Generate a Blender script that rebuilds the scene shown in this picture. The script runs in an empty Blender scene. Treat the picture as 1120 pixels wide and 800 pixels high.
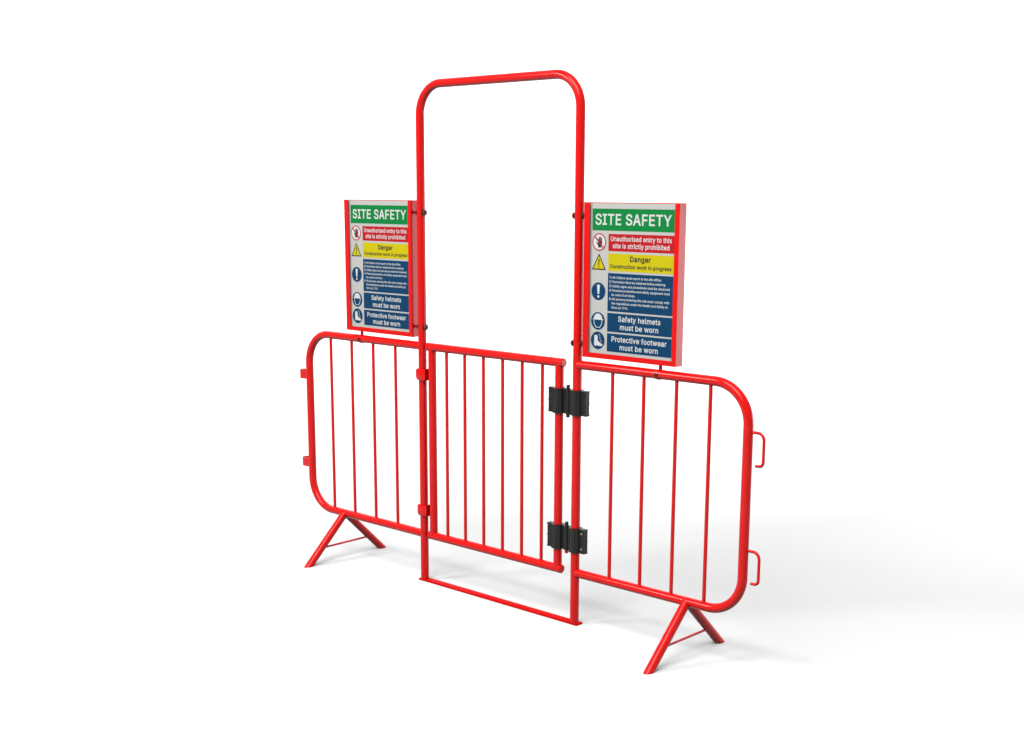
import bpy, bmesh, math
from mathutils import Vector, Matrix
from mathutils.geometry import delaunay_2d_cdt

S = bpy.context.scene
C = S.collection
PI = math.pi

# ------------------------------------------------------------------ materials
def mat(name, col, rough=.4, spec=.5, metal=0., coat=0., noise=0., bump=0., nscale=60.):
    m = bpy.data.materials.new(name); m.use_nodes = True
    nt = m.node_tree; b = nt.nodes['Principled BSDF']
    b.inputs['Base Color'].default_value = (*col, 1)
    b.inputs['Roughness'].default_value = rough
    b.inputs['Specular IOR Level'].default_value = spec
    b.inputs['Metallic'].default_value = metal
    b.inputs['Coat Weight'].default_value = coat
    b.inputs['Coat Roughness'].default_value = .18
    if noise or bump:
        tc = nt.nodes.new('ShaderNodeTexCoord'); n = nt.nodes.new('ShaderNodeTexNoise')
        n.inputs['Scale'].default_value = nscale; n.inputs['Detail'].default_value = 4
        nt.links.new(tc.outputs['Object'], n.inputs['Vector'])
        if noise:
            r = nt.nodes.new('ShaderNodeMapRange')
            r.inputs['To Min'].default_value = max(.02, rough - noise); r.inputs['To Max'].default_value = rough + noise
            nt.links.new(n.outputs['Fac'], r.inputs['Value']); nt.links.new(r.outputs['Result'], b.inputs['Roughness'])
        if bump:
            bp = nt.nodes.new('ShaderNodeBump'); bp.inputs['Strength'].default_value = bump; bp.inputs['Distance'].default_value = .001
            nt.links.new(n.outputs['Fac'], bp.inputs['Height']); nt.links.new(bp.outputs['Normal'], b.inputs['Normal'])
    return m

M = dict(
    red=mat('red_paint', (.75, .0028, .0016), .18, .26, noise=.05, bump=.05, nscale=45.),
    plate=mat('red_paint_matte', (.70, .0030, .0018), .6, .06, noise=.1),  # unworn red made duller and slightly darker, to suppress the plate's pale grazing reflection
    floor=mat('white_floor', (.86, .86, .86), .9, .1),
    black=mat('black_plastic', (.0085, .0085, .008), .4, .3, noise=.08, bump=.15, nscale=300.),
    steel=mat('zinc_bolt', (.34, .31, .27), .38, .5, metal=.9),
    dark_steel=mat('dark_bolt', (.075, .022, .018), .4, .5, metal=.5),
    board=mat('sign_board_grey_white', (.49, .485, .46), .45, .12),
    white=mat('print_white', (.62, .63, .62), .45, .12),
    green=mat('print_green', (.001, .20, .040), .45, .12),
    rband=mat('print_red', (.45, .010, .016), .45, .12),
    yellow=mat('print_yellow', (.55, .47, .004), .45, .12),
    blue=mat('print_blue', (.002, .043, .112), .45, .12),
    ink=mat('print_black', (.012, .012, .012), .45, .3),
)

# ------------------------------------------------------------------ mesh helpers
def finish(name, bm, mats, parent=None, loc=None, sharp=38):
    bmesh.ops.remove_doubles(bm, verts=bm.verts, dist=1e-6)
    bmesh.ops.recalc_face_normals(bm, faces=bm.faces)
    me = bpy.data.meshes.new(name); bm.to_mesh(me); bm.free()
    for m in (mats if isinstance(mats, (list, tuple)) else [mats]): me.materials.append(m)
    for p in me.polygons: p.use_smooth = True
    me.set_sharp_from_angle(angle=math.radians(sharp))
    return link(name, me, parent, loc)

def link(name, me, parent=None, loc=None):
    o = bpy.data.objects.new(name, me); C.objects.link(o)
    if parent: o.parent = parent
    if loc: o.location = loc
    return o

def merge(dst, src):
    me = bpy.data.meshes.new('tmp'); src.to_mesh(me); src.free(); dst.from_mesh(me); bpy.data.meshes.remove(me)

def round_path(pts, rad, seg=14):
    """polyline with the inner corners replaced by arcs of radius rad"""
    pts = [Vector(p) for p in pts]; out = [pts[0]]
    for i in range(1, len(pts)-1):
        r = rad[i-1] if isinstance(rad, (list, tuple)) else rad
        a = (pts[i-1]-pts[i]).normalized(); b = (pts[i+1]-pts[i]).normalized()
        ang = a.angle(b); t = r/math.tan(ang/2)
        c = pts[i] + (a+b).normalized()*(r/math.sin(ang/2))
        p0 = pts[i]+a*t; p1 = pts[i]+b*t
        v0 = p0-c; v1 = p1-c; th = v0.angle(v1); ax = v0.cross(v1).normalized()
        for k in range(seg+1): out.append(c + Matrix.Rotation(th*k/seg, 3, ax) @ v0)
    out.append(pts[-1]); return out

def sweep(bm, pts, r, n=24, bevel=0.):
    """tube of radius r along pts, capped"""
    pts = [Vector(p) for p in pts]
    tang = []
    for i in range(len(pts)):
        if i == 0: t = pts[1]-pts[0]
        elif i == len(pts)-1: t = pts[-1]-pts[-2]
        else: t = (pts[i]-pts[i-1]).normalized() + (pts[i+1]-pts[i]).normalized()
        tang.append(t.normalized())
    up = Vector((0, 1, 0)) if abs(tang[0].y) < .9 else Vector((1, 0, 0))
    u = (up - tang[0]*up.dot(tang[0])).normalized(); rings = []
    def ring(p, t, rr):
        v = t.cross(u)
        return [bm.verts.new(p + (u*math.cos(2*PI*k/n) + v*math.sin(2*PI*k/n))*rr) for k in range(n)]
    for i, (p, t) in enumerate(zip(pts, tang)):
        u = (u - t*u.dot(t)).normalized()
        if bevel and i == 0:
            rings.append(ring(p, t, r-bevel)); rings.append(ring(p+t*bevel, t, r))
        elif bevel and i == len(pts)-1:
            rings.append(ring(p-t*bevel, t, r)); rings.append(ring(p, t, r-bevel))
        else: rings.append(ring(p, t, r))
    for a, b in zip(rings, rings[1:]):
        for k in range(n): bm.faces.new((a[k], a[(k+1) % n], b[(k+1) % n], b[k]))
    bm.faces.new(rings[0][::-1]); bm.faces.new(rings[-1])
    return rings

def tube(name, pts, r, m, parent=None, n=24, bevel=0.):
    bm = bmesh.new(); sweep(bm, pts, r, n, bevel); return finish(name, bm, m, parent)

def box(bm, x0, x1, y0, y1, z0, z1, bev=0.):
    t = bmesh.new()
    bmesh.ops.create_cube(t, size=1)
    for v in t.verts: v.co = Vector(((x0+x1)/2+v.co.x*(x1-x0), (y0+y1)/2+v.co.y*(y1-y0), (z0+z1)/2+v.co.z*(z1-z0)))
    if bev: bmesh.ops.bevel(t, geom=t.edges[:], offset=bev, segments=2, profile=.5, affect='EDGES')
    merge(bm, t)

def prism(bm, prof, axis, a, b, bev=0.):
    """closed 2-D outline pushed along one axis from a to b; prof in the other two axes in x,y,z order"""
    t = bmesh.new()
    def P(u, v, w): return {'x': (w, u, v), 'y': (u, w, v), 'z': (u, v, w)}[axis]
    A = [t.verts.new(P(u, v, a)) for u, v in prof]; B = [t.verts.new(P(u, v, b)) for u, v in prof]
    n = len(prof)
    t.faces.new(A); t.faces.new(B[::-1])
    for i in range(n): t.faces.new((A[i], B[i], B[(i+1) % n], A[(i+1) % n]))
    bmesh.ops.recalc_face_normals(t, faces=t.faces)
    if bev: bmesh.ops.bevel(t, geom=t.edges[:], offset=bev, segments=2, profile=.5, affect='EDGES')
    merge(bm, t)

def arc(cx, cy, r, a0, a1, n):
    return [(cx+r*math.cos(math.radians(a0+(a1-a0)*k/n)), cy+r*math.sin(math.radians(a0+(a1-a0)*k/n))) for k in range(n+1)]

def hexbolt(bm, p, axis, r, h, dome=False):
    """hexagon nut/head from p along +-axis with chamfered rim and a short thread end"""
    ax = Vector(axis).normalized()
    q = ax.to_track_quat('Z', 'Y').to_matrix().to_4x4(); Mx = Matrix.Translation(p) @ q
    t = bmesh.new()
    n = 6; prof = [(r, 0), (r, h*.8), (r*.86, h)]
    rings = [[t.verts.new((rr*math.cos(2*PI*k/n), rr*math.sin(2*PI*k/n), z)) for k in range(n)] for rr, z in prof]
    for a, b in zip(rings, rings[1:]):
        for k in range(n): t.faces.new((a[k], a[(k+1) % n], b[(k+1) % n], b[k]))
    t.faces.new(rings[0][::-1]); t.faces.new(rings[-1])
    n = 16; prof = [(r*.5, h*.5), (r*.5, h*1.3), (r*.4, h*1.42)]
    rings = [[t.verts.new((rr*math.cos(2*PI*k/n), rr*math.sin(2*PI*k/n), z)) for k in range(n)] for rr, z in prof]
    for a, b in zip(rings, rings[1:]):
        for k in range(n): t.faces.new((a[k], a[(k+1) % n], b[(k+1) % n], b[k]))
    t.faces.new(rings[-1]); t.faces.new(rings[0][::-1])
    n = 20; prof = [(r*1.22, -.0012), (r*1.22, .0004)]
    rings = [[t.verts.new((rr*math.cos(2*PI*k/n), rr*math.sin(2*PI*k/n), z)) for k in range(n)] for rr, z in prof]
    for k in range(n): t.faces.new((rings[0][k], rings[0][(k+1) % n], rings[1][(k+1) % n], rings[1][k]))
    t.faces.new(rings[1]); t.faces.new(rings[0][::-1])
    bmesh.ops.transform(t, matrix=Mx, verts=t.verts)
    merge(bm, t)

def thing(name, label, cat, loc):
    o = bpy.data.objects.new(name, None); C.objects.link(o); o.location = loc
    o.empty_display_size = .1; o['label'] = label; o['category'] = cat
    return o

# ------------------------------------------------------------------ measures (metres)
R = .0187                     # frame tube
RB = .0074                    # thin bars
PX = .4565                    # gate posts
EX = 1.2726                   # barrier ends
ZT, ZB, ZA = 1.1, .2251, 2.238

# ------------------------------------------------------------------ the setting
HD = Vector((-.688, .725, 0))          # away from the viewer
SD = Vector((.725, .688, 0))
bm = bmesh.new()
prof = [(-16, 0), (4.6, 0)] + [(4.6+2.4*math.sin(a), 2.4*(1-math.cos(a))) for a in [PI/2*k/24 for k in range(1, 25)]] + [(7.0, 9.)]
rows = [[bm.verts.new(HD*d + SD*s + Vector((0, 0, z))) for s in (-14, 14)] for d, z in prof]
for a, b in zip(rows, rows[1:]): bm.faces.new((a[0], a[1], b[1], b[0]))
f = finish('floor', bm, M['floor'], sharp=60); f['kind'] = 'structure'

# ------------------------------------------------------------------ the barrier
B = thing('safety_barrier', 'red tubular steel pedestrian barrier with tall walkway arch, swing gate and splayed feet', 'barrier', (0, 0, 0))

PLT = .0085
tube('arch', round_path([(-PX, 0, PLT-.001), (-PX, 0, ZA), (PX, 0, ZA), (PX, 0, PLT-.001)], .128, 20), R, M['red'], B, 32)
bm = bmesh.new(); box(bm, -PX-.026, PX+.026, -.0165, .0225, 0.0, PLT, .0008)
finish('threshold_plate', bm, M['plate'], B)

for s in (-1, 1):
    p = tube('side_panel', round_path([(s*PX, 0, ZT), (s*EX, 0, ZT), (s*EX, 0, ZB), (s*PX, 0, ZB)], .148, 20), R, M['red'], B, 32)
    for x in (.639, .7938, .9487, 1.1036):
        tube('bar', [(s*x, 0, ZB), (s*x, 0, ZT)], RB, M['red'], p, 14)
    FX = 1.0255
    for t in (-1, 1):
        bm = bmesh.new()
        top = Vector((s*FX, 0, ZB+.002)); bot = Vector((s*FX, t*.236, 0))
        rings = sweep(bm, [top, top.lerp(bot, .5), bot], R, 28)
        dr = (bot-top).normalized()
        for v in rings[-1]: v.co += dr*((0.0005 - v.co.z)/dr.z)        # foot cut flat on the floor
        finish('leg', bm, M['red'], B)
    k = .66
    br = tube('leg_brace', [(s*FX, -.236*k, ZB*(1-k)), (s*FX, .236*k, ZB*(1-k))], .0052, M['red'], B, 12)

# coupling eyes (barrier end on the left of the photo): bent straps
for z in (.891, .4455):
    bm = bmesh.new()
    w, t, x1, x0 = .017, .004, -EX+.004, -1.336
    outer = [(x1, -w)] + [(x, y) for x, y in arc(x0+.010, -w+.010, .010, 270, 180, 6)] + [(x, y) for x, y in arc(x0+.010, w-.010, .010, 180, 90, 6)] + [(x1, w)]
    inner = [(x1, w-t)] + [(x, y) for x, y in arc(x0+.010, w-.010, .010-t, 90, 180, 6)] + [(x, y) for x, y in arc(x0+.010, -w+.010, .010-t, 180, 270, 6)] + [(x1, -w+t)]
    prism(bm, outer+inner, 'z', z-.0225, z+.0225)
    finish('coupling_eye', bm, M['red'], B)

# coupling hooks (other end): bent rod
for zt in (.9285, .4815):
    tube('coupling_hook', round_path([(EX+.008, 0, zt), (1.341, 0, zt), (1.341, 0, zt-.123), (1.309, 0, zt-.123)], [.026, .017], 10), .0056, M['red'], B, 14, .001)

# gate catches on the left post
for z in (.9735, .3425):
    bm = bmesh.new()
    x0, x1, h, c = -.4775, -.4175, .0265, .009
    y0 = -.024
    prism(bm, [(x0+c, z-h), (x1, z-h), (x1, z+h), (x0+c, z+h), (x0, z+h-c), (x0, z-h+c)], 'y', y0, -.0165, .0012)
    prism(bm, [(x1-.005, z-h), (x1-.0002, z-h), (x1-.0002, z+h), (x1-.005, z+h)], 'y', -.0175, .012)
    finish('gate_catch', bm, M['red'], B)

# gate
bm = bmesh.new()
GZT, GZB = ZT, ZB+.0005
sweep(bm, [(-.4238, 0, GZT), (.3868, 0, GZT)], R, 28, .0035)
sweep(bm, [(-.4238, 0, GZB), (.3868, 0, GZB)], R, 28, .0035)
sweep(bm, [(-.3931, 0, GZB), (-.3931, 0, GZT)], R*.97, 28)
sweep(bm, [(.361, 0, GZB), (.361, 0, GZT)], R*.97, 28)
gate = finish('gate', bm, M['red'], B)
for x in (-.3009, -.1874, -.073, .041, .154, .2678):
    tube('bar', [(x, 0, GZB), (x, 0, GZT)], RB, M['red'], gate, 14)

# hinges: two clamped black leaves, knuckle, pin
def half_leaf(bm, cx, out, side, z0, z1):
    """one clamp half round a tube at cx: flange outward (out=+-1), shell on the front (side=-1) or back, web to the knuckle"""
    ri, ro, th = R+.0004, .0268, .0085; fl = .0575 if out > 0 else .050
    g = .0012
    pts_o = [(cx+out*fl, side*(g+th)), (cx+out*.0285, side*(g+th))]
    a0, a1 = 18, 162
    for k in range(15):
        a = math.radians(a0+(a1-a0)*k/14); pts_o.append((cx+out*ro*math.cos(a), side*ro*math.sin(a)))
    pts_o += [(cx-out*.0262, side*(g+.0042)), (cx-out*.0400, side*(g+.0042))]
    pts_i = [(cx-out*.0400, side*g), (cx-out*(ri+.0015), side*g)]
    for k in range(15):
        a = math.radians(176+(4-176)*k/14); pts_i.append((cx+out*ri*math.cos(a), side*max(g, ri*math.sin(a))))
    pts_i += [(cx+out*(ri+.0015), side*g), (cx+out*fl, side*g)]
    prism(bm, pts_o+pts_i, 'z', z0, z1)
    # raised rim round the bolt pocket of the flange, and two ribs down the shell
    xa, xb = sorted((cx+out*.0335, cx+out*fl)); ya, yb = sorted((side*(g+th-.001), side*(g+th+.0022)))
    for za, zb in ((z0, z0+.007), (z1-.007, z1), ((z0+z1)/2-.003, (z0+z1)/2+.003)): box(bm, xa, xb-.0002 if out > 0 else xb, ya, yb, za+.0002, zb-.0002)
    for a in (62, 118):
        px, py = cx+out*(ro+.0004)*math.cos(math.radians(a)), side*(ro+.0004)*math.sin(math.radians(a))
        box(bm, px-.0022, px+.0022, py-.0016, py+.0016, z0+.0003, z1-.0003)

for zc, low in ((.9443, False), (.3675, True)):
    h = .0515
    KX = .409
    cov = bmesh.new()
    # knuckle barrel with two raised collars
    for (z0, z1, r) in ((zc-h+.002, zc+h-.002, .0120), (zc-h, zc-h+.018, .0138), (zc+h-.018, zc+h, .0138), (zc-.012, zc+.012, .0138)):
        sweep(cov, [(KX, 0, z0), (KX, 0, z1)], r, 20, .0008)
    hinge = finish('hinge', cov, M['black'], B)
    for cx, out in ((.361, -1), (PX, 1)):
        bm = bmesh.new()
        for side in (-1, 1): half_leaf(bm, cx, out, side, zc-h, zc+h)
        finish('hinge_leaf', bm, M['black'], hinge, sharp=30)
        for dz in (-.033, .033):
            bm = bmesh.new()
            hexbolt(bm, Vector((cx+out*.0415, -.0099, zc+dz)), (0, -1, 0), .0042, .0032)
            finish('bolt', bm, M['steel'] if low and (out > 0) else M['black'], hinge)
    top = zc+h+.0165; bot = zc-h-.0155
    if not low:
        tube('hinge_pin', [(KX, 0, bot), (KX, 0, top)], .0076, M['black'], hinge, 18, .0012)
    else:
        tube('hinge_pin', [(KX, 0, zc), (KX, 0, top)], .0076, M['black'], hinge, 18, .0012)
        o = tube('hinge_pin', [(KX, 0, bot), (KX, 0, zc)], .0078, M['red'], hinge, 18, .0012)
        o['label'] = 'red lower end of the hinge pin'

# ------------------------------------------------------------------ lettering
GLYPHS = {   # outlines of the sans-serif letters used on the signs: advance width, closed loops (thousandths of the type size)
    ' ': (188, []),
    ')': (273, ['82,428 37,539 97,539 142,441 173,323 184,207 178,130 161,53 134,-22 97,-96 37,-96 86,18 113,116 122,207 112,313']),
    '.': (188, ['53,59 63,73 78,83 95,87 113,83 128,73 138,59 141,41 138,24 128,9 113,-1 95,-4 78,-1 63,9 53,24 50,41']),
    '1': (453, ['276,0 212,0 212,448 209,448 86,358 86,427 198,509 276,509']),
    '2': (453, ['86,442 111,473 143,496 182,511 225,516 268,511 306,497 337,474 361,445 376,411 381,372 371,318 336,259 267,180 153,60 153,57 389,57 389,0 64,0 64,47 234,229 282,282 311,327 320,371 317,397 308,419 293,436 273,449 224,460 196,457 172,447 153,433 139,413 130,390 127,362 66,362 71,405']),
    '3': (453, ['344,36 309,12 266,-2 218,-7 173,-3 133,10 98,30 70,57 52,91 44,132 109,132 115,107 126,87 144,71 165,59 219,50 275,61 297,74 315,93 325,116 329,145 326,172 316,196 299,217 275,234 242,244 201,248 157,248 157,299 288,448 288,452 70,452 70,509 372,509 372,461 221,289 264,288 308,276 344,253 371,222 387,186 393,145 387,103 370,66']),
    '4': (453, ['109,163 282,163 282,318 343,318 343,163 413,163 413,105 343,105 343,0 282,0 282,105 40,105 40,158 247,509 311,509 109,166']),
    '5': (453, ['391,163 385,117 369,76 343,41 309,15 268,-1 221,-7 178,-2 140,11 108,32 83,60 66,93 60,130 122,130 127,108 138,89 173,60 221,50 250,53 276,64 298,82 314,104 324,131 328,162 324,193 314,221 297,244 275,262 248,273 218,277 167,268 128,246 67,253 96,509 366,509 366,452 151,452 134,301 136,301 178,325 229,334 263,330 294,321 321,306 345,285 364,260 379,231 388,199']),
    '7': (453, ['323,448 323,452 62,452 62,509 391,509 391,449 165,0 97,0']),
    '9': (453, ['279,257 299,273 314,295 324,321 327,350 324,381 314,407 299,429 279,446 254,457 226,460 199,457 174,446 154,429 138,407 129,381 125,352 129,322 138,295 154,274 174,257 199,247 226,243 254,247', '106,237 83,269 68,307 64,352 69,397 85,436 110,469 143,494 182,510 226,516 271,510 310,494 343,468 368,434 384,393 389,347 385,309 373,270 315,168 200,0 130,0 279,216 257,202 218,195 175,199 137,214']),
    'A': (480, ['287,302 264,372 239,456 213,371 191,302 155,199 324,199', '135,142 85,0 16,0 201,509 276,509 463,0 395,0 344,142']),
    'C': (510, ['463,124 448,91 428,62 402,38 373,19 341,5 305,-4 267,-7 205,1 150,25 104,63 70,115 48,179 40,254 48,329 70,393 104,445 150,484 205,508 267,516 340,504 373,490 402,471 427,447 448,418 463,385 473,348 408,348 389,395 357,428 315,449 267,456 223,450 184,432 150,403 125,364 109,314 103,254 109,194 125,145 151,105 184,76 223,59 267,53 315,60 357,81 389,114 408,160 473,160']),
    'D': (502, ['60,0 60,509 225,509 294,501 353,478 399,441 433,391 455,329 462,255 455,181 433,119 398,68 351,31 291,8 219,0', '221,452 125,452 125,57 215,57 272,63 318,81 354,110 379,149 394,198 399,255 394,312 379,361 354,399 320,428 275,446']),
    'E': (419, ['125,286 355,286 355,229 125,229 125,57 375,57 375,0 60,0 60,509 372,509 372,452 125,452']),
    'F': (410, ['125,278 346,278 346,221 125,221 125,0 60,0 60,509 369,509 369,452 125,452']),
    'H': (517, ['392,509 457,509 457,0 392,0 392,232 125,232 125,0 60,0 60,509 125,509 125,289 392,289']),
    'I': (300, ['31,509 269,509 269,452 183,452 183,57 269,57 269,0 31,0 31,57 118,57 118,452 31,452']),
    'M': (628, ['507,436 498,409 482,363 467,322 456,291 342,0 286,0 170,291 159,321 145,361 129,408 120,435 122,328 122,0 60,0 60,509 152,509 277,187 287,159 299,123 311,84 315,73 318,83 330,121 342,158 352,187 476,509 568,509 568,0 504,0 504,327']),
    'P': (445, ['297,256 318,272 333,294 342,319 344,348 342,376 333,402 318,423 297,439 268,449 232,452 125,452 125,242 233,242 269,246', '125,186 125,0 60,0 60,509 235,509 289,503 332,487 366,462 390,430 404,391 409,348 404,304 390,265 366,233 332,207 289,191 235,186']),
    'S': (447, ['302,437 267,453 225,459 194,456 167,448 145,435 129,418 118,398 115,376 119,352 131,334 169,308 212,293 264,279 312,264 359,238 395,198 405,171 408,139 403,99 386,64 360,34 323,11 278,-4 224,-9 172,-4 128,9 91,31 64,60 46,96 38,137 104,137 110,110 123,88 142,71 166,59 224,49 257,52 286,60 311,74 329,92 341,114 346,139 342,161 332,179 296,205 245,222 184,239 128,260 86,289 60,326 52,372 58,413 75,448 102,476 138,498 180,511 227,516 275,511 316,498 351,476 377,449 394,415 401,378 337,378 326,412']),
    'T': (449, ['32,509 417,509 417,452 257,452 257,0 193,0 193,452 32,452']),
    'U': (517, ['377,113 389,144 393,178 393,509 457,509 457,173 451,124 433,80 403,43 363,15 315,-2 259,-8 203,-2 154,15 114,43 85,80 66,124 60,173 60,509 124,509 124,178 128,144 141,113 160,87 187,68 220,56 259,52 298,56 331,68 357,87']),
    'V': (480, ['267,138 290,206 395,509 463,509 278,0 204,0 16,509 84,509 192,206 215,137 241,52']),
    'W': (686, ['486,94 492,62 499,94 510,145 523,196 603,509 670,509 530,0 455,0 368,323 351,391 343,437 335,395 318,323 230,0 155,0 16,509 82,509 163,196 187,94 193,61 200,94 211,145 224,196 306,509 380,509 462,196']),
    'Y': (472, ['222,292 237,260 251,293 280,344 381,509 455,509 268,208 268,0 203,0 203,208 16,509 91,509 192,344']),
    'a': (389, ['160,-9 126,-5 94,5 68,22 48,45 35,73 30,108 34,138 43,161 58,179 78,193 125,211 178,220 234,227 265,235 273,243 276,255 276,257 267,297 240,322 196,331 149,322 118,301 100,274 41,291 57,322 79,346 104,364 133,375 194,384 239,379 286,360 306,343 322,320 333,290 337,251 337,0 277,0 277,52 272,52 252,25 215,1', '175,168 134,159 103,139 95,124 92,105 102,72 130,52 170,45 202,49 228,59 248,74 263,93 272,115 276,138 276,190 259,182 231,176 200,171']),
    'b': (424, ['140,291 125,263 116,229 113,189 116,150 125,115 140,86 162,65 188,51 220,47 253,51 279,66 301,88 316,117 325,151 328,189 325,227 316,261 301,290 280,311 253,325 220,330 188,325 161,312', '370,293 385,245 390,189 385,133 370,84 346,45 313,16 274,-2 229,-8 198,-5 172,4 138,31 118,59 112,59 112,0 53,0 53,509 114,509 114,319 118,319 137,346 171,373 197,381 229,384 274,378 313,361 345,332']),
    'c': (396, ['207,-8 159,-2 117,16 82,46 56,85 40,133 34,187 40,243 56,291 82,330 117,360 159,378 207,384 260,377 305,356 340,322 362,277 303,262 290,289 270,311 242,325 207,330 173,325 145,310 124,287 108,258 99,224 96,187 99,151 108,117 124,89 145,66 173,51 207,46 243,52 271,66 292,89 304,117 363,102 341,56 306,21 261,-1']),
    'd': (424, ['124,290 108,261 99,227 96,189 99,151 109,117 124,88 145,66 172,51 205,47 236,51 263,65 284,86 299,115 309,150 312,189 309,229 300,263 284,291 263,312 237,325 205,330 172,325 145,311', '372,509 372,0 313,0 313,59 307,59 287,31 252,4 227,-5 195,-8 151,-2 111,16 79,45 55,84 39,133 34,189 39,245 55,293 79,332 112,361 151,378 196,384 228,381 253,373 287,346 306,319 311,319 311,509']),
    'e': (404, ['179,50 212,46 254,53 285,73 306,105 365,91 353,63 335,39 311,19 283,4 249,-5 212,-8 161,-2 117,16 82,46 56,85 40,132 34,187 39,242 55,290 81,329 115,359 157,378 205,384 266,374 294,361 319,341 341,315 357,282 368,242 371,194 371,169 97,169 100,139 110,106 128,80 151,61', '283,294 263,314 237,326 205,330 173,326 146,313 125,294 109,270 99,241 97,221 308,221 307,237 298,269']),
    'f': (254, ['142,419 142,379 228,379 228,327 142,327 142,0 81,0 81,327 6,327 6,379 81,379 81,432 84,461 96,486 113,505 135,519 187,530 222,527 243,521 227,468 215,472 195,474 171,470 154,460 145,443']),
    'g': (425, ['291,-136 251,-147 207,-151 168,-148 134,-140 82,-110 51,-69 101,-41 122,-66 154,-88 207,-97 249,-92 282,-75 304,-47 311,-6 311,68 306,68 287,41 252,16 227,8 195,5 152,10 113,27 80,53 55,90 39,136 34,191 39,246 55,293 80,332 112,361 152,378 196,384 228,382 253,373 288,346 308,319 313,319 313,379 372,379 372,-9 367,-54 350,-90 324,-117', '285,291 264,312 237,325 205,330 172,325 145,312 124,290 109,262 99,229 96,193 99,155 109,123 124,96 145,76 172,63 205,59 237,63 264,75 285,95 300,121 309,154 312,193 309,231 300,264']),
    'h': (410, ['296,235 290,275 273,304 246,323 210,329 184,326 161,317 141,303 126,283 117,257 114,227 114,0 53,0 53,509 114,509 114,312 124,332 152,362 187,379 227,384 264,380 295,369 321,349 341,321 353,285 357,240 357,0 296,0']),
    'i': (167, ['100,446 84,443 67,446 54,455 44,468 41,483 44,499 54,512 67,521 84,524 100,521 114,512 123,499 126,483 123,468 114,455', '114,379 114,0 53,0 53,379']),
    'k': (381, ['201,216 372,0 294,0 154,178 114,141 114,0 53,0 53,509 114,509 114,212 121,212 284,379 360,379']),
    'l': (189, ['53,509 114,509 114,99 120,62 130,54 146,52 160,53 170,54 181,3 162,-1 139,-2 101,3 74,20 58,47 53,84']),
    'm': (610, ['158,320 140,307 126,289 117,266 114,238 114,0 53,0 53,379 112,379 112,306 118,323 132,346 172,376 219,386 257,380 287,361 309,331 317,308 322,321 337,343 381,375 437,386 468,383 497,372 522,354 541,328 553,296 557,255 557,0 496,0 496,254 490,289 473,313 447,326 419,330 395,328 374,320 345,290 335,247 335,0 274,0 274,260 269,288 253,311 229,326 199,330']),
    'n': (410, ['296,235 290,275 273,304 246,323 210,329 184,326 161,317 141,303 126,283 117,257 114,227 114,0 53,0 53,379 112,379 112,307 124,332 152,362 187,379 227,384 264,380 295,369 321,349 341,321 353,285 357,240 357,0 296,0']),
    'o': (415, ['96,187 99,151 108,117 124,89 145,66 173,51 207,46 242,51 270,66 292,89 307,117 316,151 319,187 316,224 307,258 292,287 270,310 242,325 207,330 173,325 145,310 124,287 108,258 99,224', '376,133 359,85 333,46 299,16 256,-2 207,-8 159,-2 117,16 82,46 56,85 40,133 34,187 40,243 56,291 82,330 117,360 159,378 207,384 256,378 299,360 333,330 359,291 376,243 381,187']),
    'p': (424, ['140,291 125,263 116,229 113,189 116,150 125,115 140,86 162,65 188,51 220,47 253,51 279,66 301,88 316,117 325,151 328,189 325,227 316,261 301,290 280,311 253,325 220,330 188,325 161,312', '274,-2 229,-8 198,-5 173,4 138,31 118,59 114,59 114,-143 53,-143 53,379 112,379 112,319 118,319 137,346 171,373 197,381 229,384 274,378 313,361 345,332 370,293 385,245 390,189 385,133 370,84 346,45 313,16']),
    'q': (424, ['124,290 108,261 99,227 96,189 99,151 109,117 124,88 145,66 172,51 205,47 236,51 263,65 284,86 299,115 309,150 312,189 309,229 300,263 284,291 263,312 237,325 205,330 172,325 145,311', '196,384 228,381 253,373 287,346 307,319 313,319 313,379 372,379 372,-143 311,-143 311,59 306,59 287,31 252,4 227,-5 195,-8 151,-2 111,16 79,45 55,84 39,133 34,189 39,245 55,293 79,332 112,361 151,378']),
    'r': (259, ['114,237 114,0 53,0 53,379 112,379 112,321 115,321 130,347 152,367 181,380 213,385 229,384 243,384 243,322 230,324 207,326 182,323 159,315 140,301 126,284 117,262']),
    's': (365, ['131,317 114,299 109,277 112,258 124,243 172,223 229,209 275,194 306,171 325,142 331,107 326,75 312,47 290,24 260,6 223,-5 182,-8 145,-5 112,3 84,18 62,38 45,63 36,94 94,107 105,79 124,60 150,49 181,45 217,50 244,62 262,81 268,103 265,121 254,136 237,147 212,155 149,170 104,186 72,208 53,237 47,274 51,305 65,332 87,354 115,370 149,381 187,384 223,381 254,372 279,358 299,339 324,290 268,277 258,298 243,316 219,328 187,333 156,329']),
    't': (227, ['204,379 204,327 126,327 126,98 128,76 136,61 150,53 170,50 185,51 202,54 213,2 192,-3 168,-4 125,2 92,21 72,52 65,93 65,327 6,327 6,379 65,379 65,471 126,471 126,379']),
    'u': (410, ['296,153 296,379 357,379 357,0 298,0 298,73 286,47 257,17 222,0 182,-5 146,-1 115,11 89,31 69,59 57,95 53,139 53,379 114,379 114,144 119,105 137,75 164,56 200,50 226,53 249,62 268,77 283,97 293,122']),
    'v': (389, ['203,87 224,155 305,379 371,379 226,0 163,0 17,379 84,379 165,155 187,87 195,59']),
    'w': (567, ['429,0 368,0 319,172 305,225 291,280 284,309 277,280 263,225 248,172 199,0 138,0 23,379 87,379 133,214 154,137 170,64 186,135 206,214 252,379 316,379 362,214 382,136 397,66 413,135 434,214 480,379 545,379']),
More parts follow.
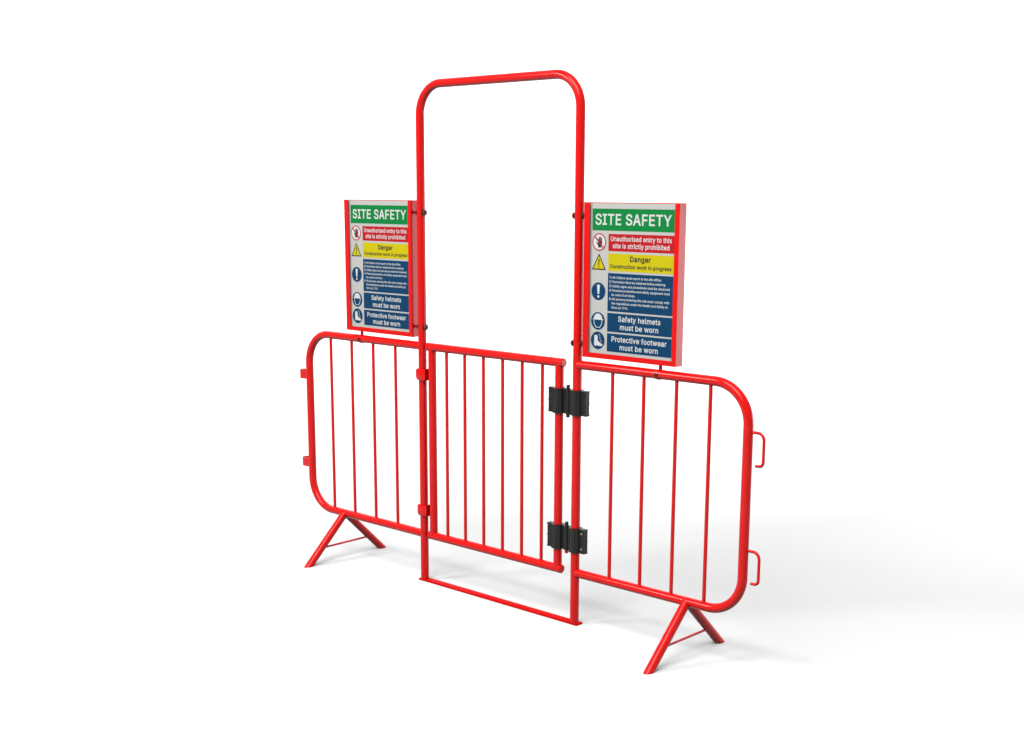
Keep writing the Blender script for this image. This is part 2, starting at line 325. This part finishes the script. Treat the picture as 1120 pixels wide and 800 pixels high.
    'y': (389, ['139,-136 91,-145 65,-143 47,-139 61,-86 71,-87 104,-89 130,-74 151,-36 163,-1 17,379 84,379 165,155 187,87 195,60 202,87 224,155 305,379 371,379 204,-58 177,-107']),
}
_txt = {}
CAP = .509
def fatten(p, d):
    """push a closed glyph loop outward by d (loops run clockwise round the ink)"""
    q = []
    for v in p:
        if not q or (v-q[-1]).length > .004: q.append(v)
    if (q[0]-q[-1]).length < .004: q.pop()
    out = []; n = len(q)
    for i in range(n):
        a = (q[i]-q[i-1]).normalized(); b = (q[(i+1) % n]-q[i]).normalized()
        na = Vector((-a.y, a.x)); nb = Vector((-b.y, b.x)); m = na+nb
        if m.length < .2: m = na
        m.normalize(); out.append(q[i] + m*(d/max(m.dot(na), .6)))
    return out

def winding(p, loops):
    w = 0
    for L in loops:
        for i in range(len(L)):
            a, b = L[i-1], L[i]
            cr = (b.x-a.x)*(p.y-a.y)-(b.y-a.y)*(p.x-a.x)
            if a.y <= p.y < b.y and cr > 0: w += 1
            elif b.y <= p.y < a.y and cr < 0: w -= 1
    return w

_gl = {}
def glyph(ch, bold):
    """one fattened letter as points and triangles"""
    k = (ch, bold)
    if k not in _gl:
        loops = [fatten([Vector([float(t)/1000 for t in p.split(',')]) for p in lp.split()], bold) for lp in GLYPHS[ch][1]]
        V = []; E = []
        for L in loops:
            n = len(V); V += L; E += [(n+i, n+(i+1) % len(L)) for i in range(len(L))]
        if not V: _gl[k] = ([], []); return _gl[k]
        v, e, f = delaunay_2d_cdt(V, E, [], 0, 1e-5)[:3]
        _gl[k] = (v, [t for t in f if winding(sum((v[i] for i in t), Vector((0, 0)))/len(t), loops) < 0])
    return _gl[k]

def text_mesh(body, bold):
    """filled flat outline of a line of text in the xy plane"""
    k = (body, bold)
    if k in _txt: return _txt[k]
    bm = bmesh.new(); x = 0.
    for ch in body:
        v, f = glyph(ch, bold)
        bv = [bm.verts.new((p.x+x, p.y, 0)) for p in v]
        for t in f: bm.faces.new([bv[i] for i in t])
        x += GLYPHS[ch][0]/1000 + bold*1.6
    loose = [p for p in bm.verts if not p.link_faces]
    bmesh.ops.delete(bm, geom=loose, context='VERTS')
    me = bpy.data.meshes.new('lettering'); bm.to_mesh(me); bm.free()
    xs = [v.co.x for v in me.vertices]
    _txt[k] = (me, min(xs), max(xs), CAP + 2*bold); return _txt[k]

def letters(bm, body, x0, x1, base, cap, mi, y, bold=.02):
    """flat lettering stretched to run from x0 to x1, baseline base, capital height cap, facing -y"""
    me, a, b, c = text_mesh(body, bold)
    t = bmesh.new(); t.from_mesh(me)
    sx = (x1-x0)/(b-a); sz = cap/c
    for v in t.verts: v.co = Vector((x0+(v.co.x-a)*sx, y, base+(v.co.y+bold)*sz))
    for f in t.faces: f.material_index = mi
    merge(bm, t)

def flat(bm, pts, y, mi):
    f = bm.faces.new([bm.verts.new((u, y, v)) for u, v in pts]); f.material_index = mi
    if f.normal.y > 0 or True:
        f.normal_update()
        if f.normal.y > 0: f.normal_flip()

def finish_print(name, bm, mats, parent):
    me = bpy.data.meshes.new(name)
    bm.normal_update()
    for f in bm.faces:
        if f.normal.y > 0: f.normal_flip()
    bm.to_mesh(me); bm.free()
    for m in mats: me.materials.append(m)
    return link(name, me, parent)

def rect(bm, x0, x1, z0, z1, y, mi): flat(bm, [(x0, z0), (x1, z0), (x1, z1), (x0, z1)], y, mi)
def disc(bm, cx, cz, r, y, mi, n=40): flat(bm, arc(cx, cz, r, 0, 360-360/n, n-1), y, mi)
def stroke(bm, pts, w, y, mi):
    for (a, b) in zip(pts, pts[1:]):
        a = Vector(a); b = Vector(b); d = (b-a).normalized(); n = Vector((-d.y, d.x))*w/2
        flat(bm, [a-n, b-n, b+n, a+n], y, mi)

# ------------------------------------------------------------------ the signs
SX0, SX1, SZ0, SZ1 = .4985, .9565, 1.138, 1.7455       # outer faces of the sign on the right of the photo
MID = (SX0+SX1)/2
YF, YB, YP = -.021, .0205, -.0120

def make_sign(side, label):
    root = thing('safety_sign', label, 'sign', (side*MID, 0, SZ0))
    root['group'] = 'site safety signs beside the arch'
    X = lambda x: x-MID           # local coordinates from the right-hand sign's measures
    Z = lambda z: z-SZ0
    # folded red holder: back sheet, two side walls, bottom wall, front lips left, right and bottom
    bm = bmesh.new()
    x0, x1, z1 = X(SX0), X(SX1), Z(SZ1)
    bl, br_, bb, tt = .0295, .0215, .0205, .0025
    def ring_prism(o, i, y0, y1):
        prism(bm, o+i, 'y', y0, y1)
    prism(bm, [(x0, z1), (x0, 0), (x1, 0), (x1, z1), (x1-br_, z1), (x1-br_, bb), (x0+bl, bb), (x0+bl, z1)], 'y', YF, YF+.0016)
    box(bm, x0, x0+.0016, YF+.0017, YB, 0, z1)
    box(bm, x1-.0016, x1, YF+.0017, YB, 0, z1)
    box(bm, x0+.0017, x1-.0017, YF+.0017, YB, 0, .0016)
    box(bm, x0+.0017, x1-.0017, YB-.0016, YB, .0017, z1)
    box(bm, x0+.0017, x1-.0017, YP-.0005, YB-.0017, z1-.0026, z1)
    fr = finish('sign_frame', bm, M['red'], root)
    # board
    bm = bmesh.new(); box(bm, X(SX0)+.002, X(SX1)-.002, YP, YP+.003, .004, Z(SZ1)-.0029)
    pn = finish('sign_board', bm, M['board'], root)
    y1, y2, y3, y4 = YP-.0004, YP-.0007, YP-.0010, YP-.0013
    W, D = M['white'], M['ink']
    # heading
    bm = bmesh.new(); rect(bm, X(.535), X(.9285), Z(1.638), Z(1.7215), y1, 0)
    letters(bm, 'SITE SAFETY', X(.5495), X(.9150), Z(1.6595), .0425, 1, y2, .015)
    finish_print('heading_band', bm, [M['green'], W], pn)
    BX0, BX1 = X(.6162), X(.9290); mid = (BX0+BX1)/2
    def band(name, z0, z1, m, tm, lines):
        bm = bmesh.new(); rect(bm, BX0, BX1, Z(z0), Z(z1), y1, 0)
        for body, w, base, cap, bold in lines:
            letters(bm, body, mid-w/2, mid+w/2, Z(base), cap, 1, y2, bold)
        finish_print(name, bm, [m, tm], pn)
    band('prohibition_band', 1.560, 1.626, M['rband'], W, [('Unauthorised entry to this', .290, 1.5985, .0185, .017), ('site is strictly prohibited', .270, 1.5715, .0185, .017)])
    band('danger_band', 1.4835, 1.551, M['yellow'], D, [('Danger', .098, 1.5215, .0215, .028), ('Construction work in progress', .293, 1.4945, .0150, .026)])
    band('helmet_band', 1.2470, 1.3205, M['blue'], W, [('Safety helmets', .204, 1.2890, .0215, .015), ('must be worn', .185, 1.2575, .0215, .015)])
    band('footwear_band', 1.1690, 1.2405, M['blue'], W, [('Protective footwear', .266, 1.2090, .0215, .015), ('must be worn', .185, 1.1785, .0215, .015)])
    # rules
    bm = bmesh.new(); rect(bm, BX0, BX1, Z(1.3270), Z(1.4755), y1, 0)
    rules = [('1) All Visitors must report to the site office.', 0, .251), ('2) Permission Must be obtained before entering.', 0, .2715),
             ('3) Safety signs and procedures must be observed.', 0, .293), ('4) Personal protective and safety equipment must', 0, .291),
             ('be used at all times.', 1, .115), ('5) All persons entering this site must comply with', 0, .289),
             ('the regulations under the Health and Safety at', 1, .270), ('Work act 1974.', 1, .0815)]
    zz = 1.4545
    for body, ind, w in rules:
        xx = BX0+.0075+.0125*ind
        letters(bm, body, xx, xx+w, Z(zz), .0092, 1, y2, .012); zz -= .01665
    finish_print('rules_band', bm, [M['blue'], W], pn)
    # no entry symbol: open hand in a red struck ring
    cx, r = X(.5702), .0345; cz = Z(1.593)
    bm = bmesh.new(); disc(bm, cx, cz, r, y1, 0); disc(bm, cx, cz, r*.86, y2, 1)
    flat(bm, [(cx-.004, cz-.021), (cx+.010, cz-.021), (cx+.0145, cz-.008), (cx+.0145, cz+.004), (cx-.0055, cz+.004), (cx-.0065, cz-.006)], y3, 2)
    for fx, top in ((-.0035, .014), (.0015, .0205), (.0068, .0215), (.0120, .0165)):
        flat(bm, [(cx+fx-.0021, cz+.003), (cx+fx+.0021, cz+.003), (cx+fx+.0021, cz+top-.002), (cx+fx+.001, cz+top), (cx+fx-.001, cz+top), (cx+fx-.0021, cz+top-.002)], y3, 2)
    flat(bm, [(cx-.006, cz-.013), (cx-.0145, cz-.001), (cx-.0115, cz+.001), (cx-.0050, cz-.005)], y3, 2)
    stroke(bm, [(cx-r*.66, cz+r*.66), (cx+r*.66, cz-r*.66)], .0058, y4, 0)
    finish_print('no_entry_symbol', bm, [M['rband'], W, D], pn)
    # warning triangle
    bm = bmesh.new()
    def tri(k): 
        c = Vector((cx, Z(1.5068))); return [tuple(c+(Vector(p)-c)*k) for p in ((cx-.0355, Z(1.4855)), (cx+.0355, Z(1.4855)), (cx, Z(1.5490)))]
    flat(bm, tri(1.), y1, 0); flat(bm, tri(.78), y2, 1)
    flat(bm, [(cx-.0016, Z(1.5025)), (cx+.0016, Z(1.5025)), (cx+.0034, Z(1.5270)), (cx-.0034, Z(1.5270))], y3, 0)
    disc(bm, cx, Z(1.4970), .0030, y3, 0, 14)
    finish_print('warning_symbol', bm, [D, M['yellow']], pn)
    # blue mandatory discs
    cx = X(.5697)
    bm = bmesh.new(); cz = Z(1.4015); disc(bm, cx, cz, .0350, y1, 0)
    flat(bm, [(cx-.0042, cz-.0100), (cx+.0042, cz-.0100), (cx+.0078, cz+.0260), (cx-.0078, cz+.0260)], y2, 1)
    disc(bm, cx, cz-.0200, .0052, y2, 1, 18)
    finish_print('mandatory_symbol', bm, [M['blue'], W], pn)
    bm = bmesh.new(); cz = Z(1.2850); disc(bm, cx, cz, .0350, y1, 0)
    flat(bm, [(cx-.0265, cz+.0050), (cx+.0265, cz+.0050), (cx+.0265, cz+.0085), (cx+.0225, cz+.0085)] + arc(cx, cz+.0085, .0212, 0, 180, 18) + [(cx-.0225, cz+.0085), (cx-.0265, cz+.0085)], y2, 1)
    stroke(bm, [(cx-.0205, cz+.0050), (cx-.0190, cz-.0100), (cx-.0100, cz-.0245), (cx+.0100, cz-.0245), (cx+.0190, cz-.0100), (cx+.0205, cz+.0050)], .0030, y2, 1)
    finish_print('helmet_symbol', bm, [M['blue'], W], pn)
    bm = bmesh.new(); cz = Z(1.2080); disc(bm, cx, cz, .0350, y1, 0)
    flat(bm, [(cx-.0170, cz+.0205), (cx-.0180, cz-.0170), (cx-.0120, cz-.0225), (cx-.0030, cz-.0190), (cx+.0120, cz-.0220), (cx+.0235, cz-.0200),
              (cx+.0240, cz-.0145), (cx+.0130, cz-.0085), (cx+.0010, cz-.0010), (cx-.0010, cz+.0205)], y2, 1)
    stroke(bm, [(cx+.0040, cz+.0250), (cx+.0110, cz+.0220), (cx+.0120, cz+.0050), (cx+.0200, cz-.0060)], .0018, y2, 1)
    finish_print('boot_symbol', bm, [M['blue'], W], pn)
    # fixing bolts through the arch post
    for zb in (1.692, 1.186):
        bm = bmesh.new(); xi = side*(PX-R-.0012)-side*MID
        hexbolt(bm, Vector((xi, 0, Z(zb))), (-side, 0, 0), .0128, .0105)
        sweep(bm, [(side*(PX-R-.002)-side*MID, 0, Z(zb)), (side*(SX0+.004)-side*MID, 0, Z(zb))], .0046, 14)
        hexbolt(bm, Vector((side*(PX+R+.001)-side*MID, 0, Z(zb))), (side, 0, 0), .0112, .0075)
        finish('fixing_bolt', bm, M['dark_steel'], root)
    # stem with saddle clip on the panel rail
    sx = side*.871-side*MID
    st = tube('stem', [(sx, 0, Z(ZT+R*.6)), (sx, 0, .003)], .0072, M['red'], root, 16)
    bm = bmesh.new()
    cz = Z(ZT); xa = side*.868-side*MID-.004
    out = arc(0, cz, R+.0026, 150, 395, 26); inn = arc(0, cz, R+.0002, 395, 150, 26)
    prism(bm, out+inn, 'x', xa-.008, xa+.008)
    finish('saddle_clip', bm, M['red'], root)
    bm = bmesh.new(); hexbolt(bm, Vector((xa, -(R+.0028), cz-.001)), (0, -1, 0), .0062, .0042)
    finish('clip_screw', bm, M['dark_steel'], root)
    return root

make_sign(1, 'red framed site safety sign above the panel with bent rod hooks')
make_sign(-1, 'red framed site safety sign above the panel with flat eyelets')

# ------------------------------------------------------------------ light
w = bpy.data.worlds.new('World'); S.world = w; w.use_nodes = True
bg = w.node_tree.nodes['Background']; bg.inputs[0].default_value = (1, 1, 1, 1); bg.inputs[1].default_value = .56

def lamp(name, loc, target, sx, sy, energy, col=(1, 1, 1)):
    l = bpy.data.lights.new(name, 'AREA'); l.shape = 'RECTANGLE'; l.size = sx; l.size_y = sy; l.energy = energy; l.color = col
    o = bpy.data.objects.new(name, l); C.objects.link(o); o.location = loc
    o.rotation_euler = (Vector(target)-Vector(loc)).to_track_quat('-Z', 'Y').to_euler()
    return o
lamp('key_lamp', (1.9, -5.0, 6.8), (2.6, -.1, .1), 5.5, 4.5, 640)
lamp('softbox_lamp', (-2.7, -4.3, 3.85), (.5, 0, .9), 1.15, 1.15, 125)
p = HD*3.2 + SD*2.5 + Vector((0, 0, 6.0)); lamp('backdrop_lamp', p, p + HD*1.0 - Vector((0, 0, .53)), 22., 2., 1250)
lamp('rim_lamp', (3.9, 4.2, 1.0), (.4, 0, .8), 2.2, 1.6, 60)

# ------------------------------------------------------------------ camera
cam = bpy.data.cameras.new('camera'); co = bpy.data.objects.new('camera', cam); C.objects.link(co)
co.location = (3.8485, -4.0468, 1.8086)
co.rotation_euler = (PI/2-.2021, 0, .7596)
cam.sensor_fit = 'HORIZONTAL'; cam.sensor_width = 36.; cam.lens = 1434.54/1120*36
cam.shift_x = 16.89/1120; cam.shift_y = 97.25/1120
cam.clip_start = .05; cam.clip_end = 200
S.camera = co

S.view_settings.view_transform = 'Standard'; S.view_settings.look = 'None'
S.view_settings.exposure = 0; S.view_settings.gamma = 1
S.cycles.max_bounces = 8; S.cycles.diffuse_bounces = 0
